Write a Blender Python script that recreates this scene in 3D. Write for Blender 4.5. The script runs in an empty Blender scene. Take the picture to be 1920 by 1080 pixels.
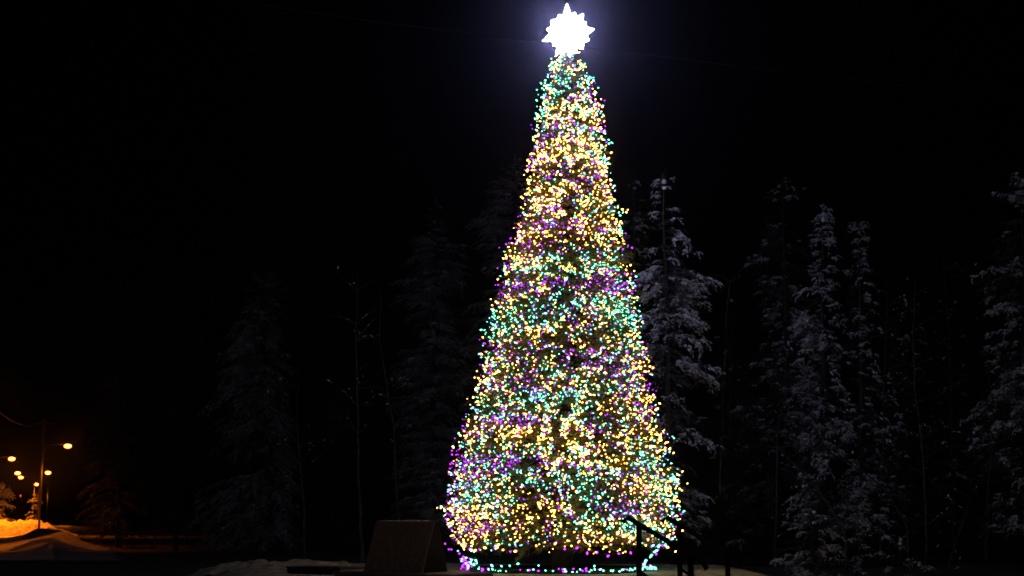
import bpy, math, random
import numpy as np
from mathutils import Vector, Matrix

S = bpy.context.scene
C = S.collection
RNG = random.Random(7)
NP = np.random.default_rng(7)

# ------------------------------------------------------------------ camera, world, front fill, exposure
F_PX = 2900.0
HORIZON = 972.0
EYE = Vector((0, 0, 1.6))
PITCH = math.atan((HORIZON - 540) / F_PX)
cam_d = bpy.data.cameras.new('camera')
cam = bpy.data.objects.new('camera', cam_d)
C.objects.link(cam)
cam.location = EYE
cam.rotation_euler = (math.pi / 2 + PITCH, 0, 0)
cam_d.sensor_width = 36
cam_d.lens = 36 * F_PX / 1920
cam_d.clip_start = 0.1
cam_d.clip_end = 2000
S.camera = cam

world = bpy.data.worlds.new('World')
S.world = world
world.use_nodes = True
wn = world.node_tree
sky = wn.nodes.new('ShaderNodeTexSky')
sky.sky_type = 'NISHITA'
sky.sun_disc = False
FILL_EL, FILL_AZ = math.radians(20), math.radians(200)
sky.sun_elevation = FILL_EL
sky.sun_rotation = FILL_AZ
wn.links.new(sky.outputs[0], wn.nodes['Background'].inputs[0])
wn.nodes['Background'].inputs[1].default_value = 0.00003

sun_d = bpy.data.lights.new('front_fill', 'SUN')
sun_d.energy = 0.024
sun_d.angle = math.radians(3)
sun_d.color = (1.0, 0.95, 0.93)
sun = bpy.data.objects.new('front_fill', sun_d)
C.objects.link(sun)
# added fill standing in for plaza lights behind and left of the camera
sdir = Vector((-0.35 * math.cos(FILL_EL), -0.94 * math.cos(FILL_EL), math.sin(FILL_EL)))
sun.rotation_euler = sdir.to_track_quat('Z', 'Y').to_euler()

S.view_settings.view_transform = 'Standard'
S.view_settings.look = 'None'
S.view_settings.exposure = 0
S.view_settings.gamma = 1
S.view_settings.use_curve_mapping = False
S.render.engine = 'CYCLES'
S.cycles.use_denoising = True
S.cycles.max_bounces = 4
S.cycles.diffuse_bounces = 2
S.cycles.glossy_bounces = 2
S.cycles.volume_bounces = 0
S.cycles.sample_clamp_indirect = 2
S.cycles.filter_width = 1.7
S.cycles.use_light_tree = True

# ------------------------------------------------------------------ helpers
FWD = Vector((0, math.cos(PITCH), math.sin(PITCH)))
UP = Vector((0, -math.sin(PITCH), math.cos(PITCH)))


def at(px, py, Y):
    """world point on the plane y=Y seen at photo pixel px, py"""
    d = Vector((1, 0, 0)) * ((px - 960) / F_PX) + UP * ((540 - py) / F_PX) + FWD
    return EYE + d * (Y / d.y)


def mat(name, col, rough=0.8, metal=0.0, noise=0.0, scale=8.0, bump=0.0, bscale=30.0, col2=None):
    m = bpy.data.materials.new(name)
    m.use_nodes = True
    nt = m.node_tree
    b = nt.nodes['Principled BSDF']
    b.inputs['Base Color'].default_value = (*col, 1)
    b.inputs['Roughness'].default_value = rough
    b.inputs['Metallic'].default_value = metal
    tc = nt.nodes.new('ShaderNodeTexCoord')
    if noise or col2:
        n = nt.nodes.new('ShaderNodeTexNoise')
        n.inputs['Scale'].default_value = scale
        n.inputs['Detail'].default_value = 6
        nt.links.new(tc.outputs['Object'], n.inputs['Vector'])
        mx = nt.nodes.new('ShaderNodeMix')
        mx.data_type = 'RGBA'
        c2 = col2 or tuple(c * (1 - noise) for c in col)
        mx.inputs['A'].default_value = (*col, 1)
        mx.inputs['B'].default_value = (*c2, 1)
        r = nt.nodes.new('ShaderNodeMapRange')
        r.inputs['From Min'].default_value = 0.38
        r.inputs['From Max'].default_value = 0.62
        nt.links.new(n.outputs['Fac'], r.inputs['Value'])
        nt.links.new(r.outputs[0], mx.inputs['Factor'])
        nt.links.new(mx.outputs['Result'], b.inputs['Base Color'])
    if bump:
        n2 = nt.nodes.new('ShaderNodeTexNoise')
        n2.inputs['Scale'].default_value = bscale
        n2.inputs['Detail'].default_value = 8
        nt.links.new(tc.outputs['Object'], n2.inputs['Vector'])
        bp = nt.nodes.new('ShaderNodeBump')
        bp.inputs['Strength'].default_value = bump
        bp.inputs['Distance'].default_value = 0.05
        nt.links.new(n2.outputs['Fac'], bp.inputs['Height'])
        nt.links.new(bp.outputs['Normal'], b.inputs['Normal'])
    return m


def emit(name, col, strength):
    m = bpy.data.materials.new(name)
    m.use_nodes = True
    nt = m.node_tree
    nt.nodes.remove(nt.nodes['Principled BSDF'])
    e = nt.nodes.new('ShaderNodeEmission')
    e.inputs[0].default_value = (*col, 1)
    e.inputs[1].default_value = strength
    nt.links.new(e.outputs[0], nt.nodes['Material Output'].inputs[0])
    return m


def bulb_glass(name, core, rim):
    """coloured glass bulb: hot filament in the middle, bloom fringe put into the rim colour"""
    m = bpy.data.materials.new(name)
    m.use_nodes = True
    nt = m.node_tree
    nt.nodes.remove(nt.nodes['Principled BSDF'])
    e = nt.nodes.new('ShaderNodeEmission')
    lw = nt.nodes.new('ShaderNodeLayerWeight')
    lw.inputs[0].default_value = 0.5
    mx = nt.nodes.new('ShaderNodeMix')
    mx.data_type = 'RGBA'
    mx.clamp_result = False
    mx.inputs['A'].default_value = (*core, 1)
    mx.inputs['B'].default_value = (*rim, 1)
    rg = nt.nodes.new('ShaderNodeMapRange')
    rg.inputs['From Min'].default_value = 0.10
    rg.inputs['From Max'].default_value = 0.55
    nt.links.new(lw.outputs['Facing'], rg.inputs['Value'])
    nt.links.new(rg.outputs[0], mx.inputs['Factor'])
    nt.links.new(mx.outputs['Result'], e.inputs[0])
    e.inputs[1].default_value = 1.0
    nt.links.new(e.outputs[0], nt.nodes['Material Output'].inputs[0])
    return m


M = dict(
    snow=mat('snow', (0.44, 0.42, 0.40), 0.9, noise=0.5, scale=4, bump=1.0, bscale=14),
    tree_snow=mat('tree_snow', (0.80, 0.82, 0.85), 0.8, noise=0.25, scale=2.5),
    road=mat('packed_snow_road', (0.62, 0.62, 0.62), 0.55, noise=0.3, scale=0.6, bump=0.3, bscale=3),
    needles=mat('spruce_needles', (0.045, 0.060, 0.038), 0.7, noise=0.5, scale=1.5),
    frosted=mat('frosted_needles', (0.11, 0.115, 0.12), 0.8, noise=0.8, scale=1.2),
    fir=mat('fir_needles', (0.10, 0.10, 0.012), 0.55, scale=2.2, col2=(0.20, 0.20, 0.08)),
    bark=mat('bark', (0.045, 0.036, 0.03), 0.9, noise=0.4, scale=12, bump=0.6, bscale=40),
    feathery=mat('rimed_needles', (0.40, 0.40, 0.405), 0.8, noise=0.7, scale=0.9),
    birch=mat('frosted_birch_bark', (0.085, 0.08, 0.075), 0.85, noise=0.6, scale=4, bump=0.3),
    metal=mat('black_metal', (0.018, 0.018, 0.02), 0.45, 0.3, noise=0.3, scale=10),
    galv=mat('galvanised', (0.07, 0.07, 0.07), 0.5, 0.4, noise=0.2, scale=5),
    wood=mat('pole_wood', (0.12, 0.08, 0.05), 0.9, noise=0.4, scale=4),
    granite=mat('red_granite', (0.45, 0.28, 0.22), 0.6, noise=0.35, scale=14, bump=0.15, bscale=60),
    dark_stone=mat('dark_stone', (0.008, 0.007, 0.008), 1.0, noise=0.3, scale=14),
    black_box=mat('black_paint', (0.008, 0.008, 0.008), 0.6, noise=0.3, scale=9),
    concrete=mat('concrete', (0.27, 0.20, 0.17), 0.85, noise=0.3, scale=6, bump=0.3, bscale=30),
    wire=mat('green_wire', (0.01, 0.03, 0.012), 0.5, noise=0.2),
    dark_ground=mat('dark_ground', (0.045, 0.043, 0.042), 0.95, noise=0.5, scale=2, bump=0.4, bscale=8),  # darker tone for the near-left ground
    cable=mat('cable_jacket', (0.03, 0.03, 0.03), 0.5, noise=0.2),
    floor=mat('shaded_forest_floor', (0.07, 0.065, 0.06), 0.9, col2=(0.02, 0.017, 0.014), scale=0.6, bump=0.5, bscale=5),  # shade under the wood put into the floor colour
    warm=bulb_glass('warm_bulb', (18.0, 9.6, 1.9), (4.8, 1.3, 0.01)),
    teal=bulb_glass('teal_bulb', (1.5, 7.0, 4.6), (0.02, 1.1, 0.46)),
    violet=bulb_glass('violet_bulb', (2.0, 0.18, 3.6), (0.7, 0.01, 1.5)),
    star=emit('star_light', (0.60, 0.60, 1.0), 140.0),
    sodium=bulb_glass('sodium_light', (34.0, 8.5, 0.8), (9.0, 1.2, 0.02)),
    red=emit('red_signal', (1.0, 0.10, 0.02), 1.2),
)


def props(o, label=None, cat=None, group=None, kind=None):
    if label: o['label'] = label
    if cat: o['category'] = cat
    if group: o['group'] = group
    if kind: o['kind'] = kind
    return o


def empty(name, loc, label, cat, group=None):
    o = bpy.data.objects.new(name, None)
    C.objects.link(o)
    o.location = loc
    bpy.context.view_layer.update()
    return props(o, label, cat, group)


STUFF = ('snowy_twigs', 'snow_load', 'twigs', 'limbs', 'crown', 'snow_dusting')


def link(name, me, m, parent=None, loc=None):
    """link a mesh whose coordinates are world coordinates (or local when loc given)"""
    o = bpy.data.objects.new(name, me)
    if not me.materials:
        me.materials.append(m)
    C.objects.link(o)
    if name in STUFF:
        o['kind'] = 'stuff'
    if loc is not None:
        o.location = loc
    if parent:
        o.parent = parent
        if loc is None:
            o.location = -parent.location
        else:
            o.location = Vector(loc) - parent.location
    return o


def np_mesh(name, V, T, smooth=False):
    """triangle mesh from arrays"""
    V = np.asarray(V, np.float32).reshape(-1, 3)
    T = np.asarray(T, np.int32).reshape(-1, 3)
    me = bpy.data.meshes.new(name)
    me.vertices.add(len(V))
    me.vertices.foreach_set('co', V.ravel())
    me.loops.add(T.size)
    me.loops.foreach_set('vertex_index', T.ravel())
    me.polygons.add(len(T))
    me.polygons.foreach_set('loop_start', np.arange(0, T.size, 3, dtype=np.int32))
    me.polygons.foreach_set('loop_total', np.full(len(T), 3, np.int32))
    if smooth:
        me.polygons.foreach_set('use_smooth', np.ones(len(T), bool))
    me.update(calc_edges=True)
    me.validate()
    return me


class MB:
    def __init__(s):
        s.v, s.f = [], []

    def add(s, v, f):
        b = len(s.v)
        s.v += [tuple(p) for p in v]
        s.f += [tuple(i + b for i in q) for q in f]

    def box(s, x0, x1, y0, y1, z0, z1, rot=0, origin=(0, 0, 0)):
        c, sn = math.cos(rot), math.sin(rot)
        vs = []
        for x in (x0, x1):
            for y in (y0, y1):
                for z in (z0, z1):
                    vs.append((origin[0] + c * x - sn * y, origin[1] + sn * x + c * y, origin[2] + z))
        s.add(vs, [(0, 1, 3, 2), (4, 6, 7, 5), (0, 4, 5, 1), (2, 3, 7, 6), (0, 2, 6, 4), (1, 5, 7, 3)])

    def tube(s, pts, radii, n=6, cap=True):
        pts = [Vector(p) for p in pts]
        if not isinstance(radii, (list, tuple)):
            radii = [radii] * len(pts)
        vs, fs = [], []
        for i, p in enumerate(pts):
            d = (pts[min(i + 1, len(pts) - 1)] - pts[max(i - 1, 0)])
            if d.length < 1e-9: d = Vector((0, 0, 1))
            d.normalize()
            a = d.orthogonal().normalized() if i == 0 else (a - d * a.dot(d)).normalized()
            b = d.cross(a)
            for k in range(n):
                t = 2 * math.pi * k / n
                vs.append(p + (a * math.cos(t) + b * math.sin(t)) * radii[i])
        for i in range(len(pts) - 1):
            for k in range(n):
                k2 = (k + 1) % n
                fs.append((i * n + k, i * n + k2, (i + 1) * n + k2, (i + 1) * n + k))
        if cap:
            fs.append(tuple(range(n))[::-1])
            fs.append(tuple((len(pts) - 1) * n + k for k in range(n)))
        s.add(vs, fs)

    def mesh(s, name, smooth=False):
        me = bpy.data.meshes.new(name)
        me.from_pydata([tuple(v) for v in s.v], [], s.f)
        me.update()
        if smooth:
            for p in me.polygons: p.use_smooth = True
        return me

    def build(s, name, m, parent=None, smooth=False, bevel=0):
        me = s.mesh(name, smooth)
        o = link(name, me, m, parent)
        if bevel:
            b = o.modifiers.new('edge', 'BEVEL')
            b.width = bevel
            b.segments = 2
        return o


def hash2(ix, iy, seed):
    h = (ix * 374761393 + iy * 668265263 + seed * 1274126177) & 0xffffffff
    h = ((h ^ (h >> 13)) * 1274126177) & 0xffffffff
    return ((h ^ (h >> 16)) & 0xffff) / 65535.0


def noise2(x, y, seed=0):
    ix, iy = math.floor(x), math.floor(y)
    fx, fy = x - ix, y - iy
    fx, fy = fx * fx * (3 - 2 * fx), fy * fy * (3 - 2 * fy)
    a = hash2(ix, iy, seed) * (1 - fx) + hash2(ix + 1, iy, seed) * fx
    b = hash2(ix, iy + 1, seed) * (1 - fx) + hash2(ix + 1, iy + 1, seed) * fx
    return a * (1 - fy) + b * fy


def fbm(x, y, seed=0, o=3):
    s, a, t = 0, 1, 0
    for i in range(o):
        s += a * noise2(x, y, seed + i * 17)
        t += a
        a *= 0.5
        x *= 2.03
        y *= 2.03
    return s / t


def sstep(a, b, x):
    t = min(1, max(0, (x - a) / (b - a)))
    return t * t * (3 - 2 * t)


# ------------------------------------------------------------------ ground
def height(x, y):
    h = 0.0
    # terrace the decorated tree stands on
    t = sstep(-8.0, -5.5, x) * (1 - sstep(5.3, 7.0, x)) * (1 - sstep(41.5 - 0.16 * (x - 1), 46 - 0.16 * (x - 1), y)) * sstep(12, 16, y)
    h += 0.40 * t
    h += 0.035 * (fbm(x * 1.3, y * 1.3, 3) - 0.5) * (0.4 + t)
    # ploughed snow bank left of the terrace
    bx, by = (x + 5.6) / 2.1, (y - 37.0) / 1.3
    h += 0.16 * math.exp(-(bx * bx + by * by)) * (0.75 + 0.7 * fbm(x * 1.7, y * 1.7, 9))
    # banks along the road at left
    if y > 45 and x < -8:
        r = x + 0.30 * y            # 0 along the line of sight to the street lamps
        n = fbm(x * 0.35, y * 0.12, 5)
        # bank on the near right of the road
        b = math.exp(-((r - 0.4 - 1.5 * (n - .5)) / 1.7) ** 2) * sstep(60, 80, y) * (1 - sstep(150, 190, y))
        h += 0.75 * b * (0.3 + 1.1 * fbm(x * 0.5, y * 0.25, 8, 4))
        b2 = math.exp(-((y - 176) / 7.0) ** 2) * (1 - sstep(4, 9, r))
        h += 0.9 * b2 * (0.5 + fbm(x * .3, y * .3, 4))
        h += 0.10 * (fbm(x * 0.3, y * 0.3, 12) - .5)
        h += 0.55 * (fbm(x * 0.9, y * 0.5, 13, 4) - .5) * math.exp(-((r - 1) / 3.0) ** 2) * sstep(62, 75, y) * (1 - sstep(125, 140, y))
    return h


def ground():
    xs = list(np.arange(-14, 14.01, 0.30))
    x = -14.0
    st = 0.6
    left = []
    while x > -170:
        x -= st
        left.append(x)
        st = (.45 if x < -18 else .6) if x > -58 else min(st * 1.06, 1.3) if x > -80 else st * 1.3
    x, st, right = 14.0, 0.6, []
    while x < 500:
        x += st
        right.append(x)
        st *= 1.22
    left2, x, st = [], left[-1], 8
    while x > -600:
        x -= st
        left2.append(x)
        st *= 1.5
    xs = left2[::-1] + left[::-1] + xs + right
    ys = [-60, -30, -10] + list(np.arange(0, 26, 2.0)) + list(np.arange(26, 50, 0.25)) + list(np.arange(50, 100, 1.0)) + \
        list(np.arange(100, 200, 1.6)) + [205, 212, 220, 235, 255, 280, 320, 380, 460, 600, 900, 1400]
    mb_v = []
    for yy in ys:
        for xx in xs:
            mb_v.append((xx, yy, height(xx, yy)))
    nx = len(xs)
    fs = []
    mi = []
    for j in range(len(ys) - 1):
        for i in range(nx - 1):
            fs.append((j * nx + i, j * nx + i + 1, (j + 1) * nx + i + 1, (j + 1) * nx + i))
            cx, cy = (xs[i] + xs[i + 1]) / 2, (ys[j] + ys[j + 1]) / 2
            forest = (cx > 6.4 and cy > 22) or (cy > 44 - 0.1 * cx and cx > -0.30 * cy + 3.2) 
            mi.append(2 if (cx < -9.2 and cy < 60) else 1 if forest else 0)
    me = bpy.data.meshes.new('ground')
    me.from_pydata(mb_v, [], fs)
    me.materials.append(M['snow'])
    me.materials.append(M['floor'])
    me.materials.append(M['dark_ground'])
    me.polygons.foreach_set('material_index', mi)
    me.polygons.foreach_set('use_smooth', [True] * len(fs))
    me.update()
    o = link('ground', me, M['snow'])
    props(o, kind='structure')


ground()

# the road: packed snow strip leading to the lamps
mb = MB()
cl = [(y, -0.30 * y - 4.5 - 3.5 * sstep(120, 240, y)) for y in range(60, 171, 5)]
vs, fs = [], []
for i, (y, x) in enumerate(cl):
    for k in range(9):
        xx = x - 9 + k * 1.75
        vs.append((xx, y, max(height(xx, y), 0) + 0.02))
for i in range(len(cl) - 1):
    for k in range(8):
        a = i * 9 + k
        fs.append((a, a + 1, a + 10, a + 9))
mb.add(vs, fs)
props(mb.build('road', M['road'], smooth=True), kind='structure')

# ------------------------------------------------------------------ templates for sprays and snow pads
def spray_template(n, width, droop, seed, spread=0.42):
    """flat fern-like spray along +X, length 1: thin triangles"""
    r = np.random.default_rng(seed)
    V, T = [], []
    def tri(p, d, w):
        nrm = np.cross(d, r.normal(size=3))
        nrm /= np.linalg.norm(nrm) + 1e-9
        b = len(V)
        V.extend([p - nrm * w, p + nrm * w, p + d])
        T.append((b, b + 1, b + 2))
    for i in range(n):
        t = r.uniform(0, 1)
        side = r.choice([-1, 1])
        p = np.array([t, 0, -droop * t * t])
        ang = r.uniform(0.4, 1.0)
        L = spread * (1 - 0.6 * t) * r.uniform(0.5, 1.1)
        d = np.array([math.cos(ang), side * math.sin(ang), r.uniform(-0.45, 0.2)]) * L
        q0 = p + d * r.uniform(0, 0.5) * (r.random() < 0.5)
        tri(q0, d * r.uniform(0.6, 1), width * r.uniform(0.6, 1.3))
    return np.array(V, np.float32), np.array(T, np.int32)


def pad_template(seed):
    r = np.random.default_rng(seed)
    g = (1 + 5 ** .5) / 2
    v = np.array([(-1, g, 0), (1, g, 0), (-1, -g, 0), (1, -g, 0), (0, -1, g), (0, 1, g), (0, -1, -g), (0, 1, -g),
                  (g, 0, -1), (g, 0, 1), (-g, 0, -1), (-g, 0, 1)], np.float32)
    v /= np.linalg.norm(v[0])
    v *= r.uniform(0.55, 1.35, (12, 1))
    v[:, 2] = np.where(v[:, 2] < 0, v[:, 2] * 0.5, v[:, 2])
    f = np.array([(0, 11, 5), (0, 5, 1), (0, 1, 7), (0, 7, 10), (0, 10, 11), (1, 5, 9), (5, 11, 4), (11, 10, 2), (10, 7, 6),
                  (7, 1, 8), (3, 9, 4), (3, 4, 2), (3, 2, 6), (3, 6, 8), (3, 8, 9), (4, 9, 5), (2, 4, 11), (6, 2, 10),
                  (8, 6, 7), (9, 8, 1)], np.int32)
    return v, f


SPRAYS = [spray_template(26, 0.022, 0.25, 10 + i) for i in range(5)]
RIME = [spray_template(20, 0.045, 0.45, 110 + i, 0.5) for i in range(5)]
FIR = [spray_template(56, 0.016, 0.12, 40 + i, 0.40) for i in range(5)]
PADS = [pad_template(70 + i) for i in range(6)]


class Scatter:
    """collects (template, matrix, position) and bakes one mesh"""
    def __init__(s, temps):
        s.t = temps
        s.m = [[] for _ in temps]

    def add(s, pos, d, scale, up=(0, 0, 1), roll=0.0, squash=(1, 1, 1), k=None):
        d = np.asarray(d, float)
        d = d / (np.linalg.norm(d) + 1e-9)
        u = np.asarray(up, float)
        y = np.cross(u, d)
        ny = np.linalg.norm(y)
        y = y / ny if ny > 1e-6 else np.array([0, 1, 0.])
        z = np.cross(d, y)
        if roll:
            c, sn = math.cos(roll), math.sin(roll)
            y, z = y * c + z * sn, z * c - y * sn
        A = np.stack([d * squash[0], y * squash[1], z * squash[2]]) * scale   # rows are local axes
        k = RNG.randrange(len(s.t)) if k is None else k
        s.m[k].append(np.concatenate([A.ravel(), np.asarray(pos, float)]))

    def mesh(s, name, smooth=False):
        VV, TT, off = [], [], 0
        for (v, t), ms in zip(s.t, s.m):
            if not ms: continue
            a = np.array(ms)
            A = a[:, :9].reshape(-1, 3, 3)
            P = a[:, 9:]
            W = np.einsum('vk,nkj->nvj', v, A) + P[:, None, :]
            n = len(ms)
            VV.append(W.reshape(-1, 3))
            TT.append((t[None] + (np.arange(n) * len(v))[:, None, None]).reshape(-1, 3) + off)
            off += n * len(v)
        if not VV:
            VV, TT = [np.zeros((3, 3))], [np.array([[0, 1, 2]])]
        return np_mesh(name, np.concatenate(VV), np.concatenate(TT), smooth)


# ------------------------------------------------------------------ background spruces
def spruce(Y, trunk, prof, label, snow=0.5, dens=1.0, seed=0, droop=0.35, frost=False, group='spruces in the wood behind the tree',
           pad=0.10, name='spruce_tree', bare_below=None):
    """trunk=(px_top,py_top,px_base); prof=[(py,left,right),...] crown outline in the photo at distance Y"""
    r = random.Random(seed)
    top = at(trunk[0], trunk[1], Y)
    base_x = at(trunk[2], 1000, Y).x
    gz = height(base_x, Y) - 0.05
    H = top.z - gz
    root = empty(name, (base_x, Y, gz), label, 'tree', group)

    def axis(z):
        f = max(0, min(1, (z - gz) / H))
        return base_x + (top.x - base_x) * f
    P = sorted([(at(trunk[0], py, Y).z, axis(at(trunk[0], py, Y).z) - at(l, py, Y).x, at(rr, py, Y).x - axis(at(trunk[0], py, Y).z))
                for py, l, rr in prof])

    def radius(z, phi):
        if z <= P[0][0]: a = P[0]
        elif z >= P[-1][0]: a = P[-1]
        else:
            for i in range(len(P) - 1):
                if P[i][0] <= z <= P[i + 1][0]:
                    t = (z - P[i][0]) / max(1e-6, P[i + 1][0] - P[i][0])
                    a = tuple(P[i][k] * (1 - t) + P[i + 1][k] * t for k in range(3))
                    break
        c = (math.cos(phi) + 1) / 2
        return max(0.08, a[1] * (1 - c) + a[2] * c)
    # trunk
    tb = MB()
    n = 9
    pts = [(axis(gz + H * i / n) + 0.04 * r.uniform(-1, 1), Y + 0.04 * r.uniform(-1, 1), gz + H * i / n) for i in range(n + 1)]
    R0 = 0.011 * H + 0.02
    tb.tube(pts, [R0 * (1 - 0.93 * i / n) for i in range(n + 1)], 8)
    tb.build('trunk', M['bark'], root, smooth=True)
    sp, pd, wood, rime = Scatter(SPRAYS), Scatter(PADS), MB(), Scatter(RIME)
    z = P[0][0]
    px = Y / F_PX * 1.875      # metres per rendered pixel
    step0 = max(0.16, px * 3.5)
    while z < top.z - 0.05:
        nb = r.randint(5, 7)
        for b in range(nb):
            phi = r.uniform(0, 2 * math.pi)
            L = radius(z, phi) * r.choice([r.uniform(0.55, 0.8), r.uniform(0.8, 1.08)])
            zz = z + r.uniform(-.08, .08)
            ld = r.uniform(0.5, 1.3) * droop * sstep(top.z - 0.2, top.z - 2.5, zz)
            upk = 0.25 * (1 - sstep(top.z - 0.2, top.z - 3, zz)) + 0.12
            patch = fbm(phi * 1.3 + seed * 7, zz * 1.1, seed + 90, 2)
            load = snow * (0.10 + 2.6 * sstep(.38, .75, patch)) * (0.5 + r.random())
            if fbm(phi * 1.0 + seed * 3, zz * 0.9, seed + 190, 2) < .37: continue
            cph, sph = math.cos(phi), math.sin(phi)
            path = []
            ns = max(2, int(L / 0.16 * dens ** .5))
            for i in range(ns + 1):
                t = i / ns
                path.append((axis(zz) + cph * L * t, Y + sph * L * t, zz + L * (upk * t - ld * t * t) + 0.12 * L * ld * max(0, t - 0.8)))
            if L > 0.5:
                wood.tube([path[0], path[ns // 2], path[-1]], [0.012 + 0.008 * L, 0.010 + 0.004 * L, 0.004], 4, False)
            for i in range(1, ns + 1):
                t = i / ns
                p = np.array(path[i])
                d = np.array(path[i]) - np.array(path[i - 1])
                d /= np.linalg.norm(d) + 1e-9
                side = r.choice((-1, 1))
                a = r.uniform(0.2, 1.0) * side
                dd = np.array([d[0] * math.cos(a) - d[1] * math.sin(a), d[0] * math.sin(a) + d[1] * math.cos(a), d[2] + r.uniform(-.35, .1)])
                small = min(1, .38 + L * .75)
                s_ = min(0.75, 0.24 + 0.22 * L) * r.uniform(0.7, 1.2) * small
                sp.add(p + np.array([0, 0, r.uniform(-.05, .03)]), dd, s_, roll=r.uniform(-.6, .6))
                if r.random() < 0.5 * dens:
                    sp.add(p, (-dd[0] * .3 + d[0], -dd[1] * .3 + d[1], d[2] - 0.4), s_ * 0.8, roll=r.uniform(-.6, .6))
                # snow lying on the branch and its twigs
                if r.random() < load * .8:
                    q0 = p + dd * s_ * r.uniform(0, 0.9)
                    w0 = pad * r.uniform(.5, 1.3) * small
                    for _ in range(r.choice((2, 3, 4))):
                        b_ = r.uniform(-1.1, 1.1)
                        rd = (dd[0] * math.cos(b_) - dd[1] * math.sin(b_), dd[0] * math.sin(b_) + dd[1] * math.cos(b_), r.uniform(-.8, .05))
                        rime.add(q0 + np.array([r.gauss(0, .06), r.gauss(0, .06), .02]), rd, w0 * r.uniform(1.6, 3.4), roll=r.uniform(-.5, .5))
                    for _ in range(r.choice((1, 3, 5))):
                        q = q0 + np.array([r.gauss(0, 1), r.gauss(0, 1), 0]) * w0 * .52
                        q[2] -= .45 * math.hypot(q[0] - q0[0], q[1] - q0[1]) + r.uniform(-.02, .02)
                        pd.add(q, (dd[0] + r.uniform(-.5, .5), dd[1] + r.uniform(-.5, .5), dd[2] + r.uniform(-.5, .2)), w0 * r.uniform(.22, .55),
                               squash=(r.uniform(1.0, 1.9), r.uniform(.5, 1), r.uniform(.45, .85)), roll=r.uniform(-.6, .6))
        z += step0 * r.uniform(0.7, 1.3) / dens
    # leader
    for i in range(5):
        a = r.uniform(0, 6.28)
        sp.add((top.x, Y, top.z - 0.12 * i), (0.3 * math.cos(a), 0.3 * math.sin(a), 1), 0.28)
        if r.random() < snow * .6:
            pd.add((top.x + .03, Y, top.z - 0.1 * i - .08), (0, .3, 1), pad * .7)
    link('crown', sp.mesh('crown'), M['feathery'] if frost == 2 else M['frosted'] if frost else M['needles'], root)
    if wood.v:
        wood.build('limbs', M['bark'], root)
    if any(pd.m):
        link('snow_load', pd.mesh('snow_load', True), M['tree_snow'], root)
        link('snowy_twigs', rime.mesh('snowy_twigs'), M['tree_snow'], root)
    return root


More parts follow.
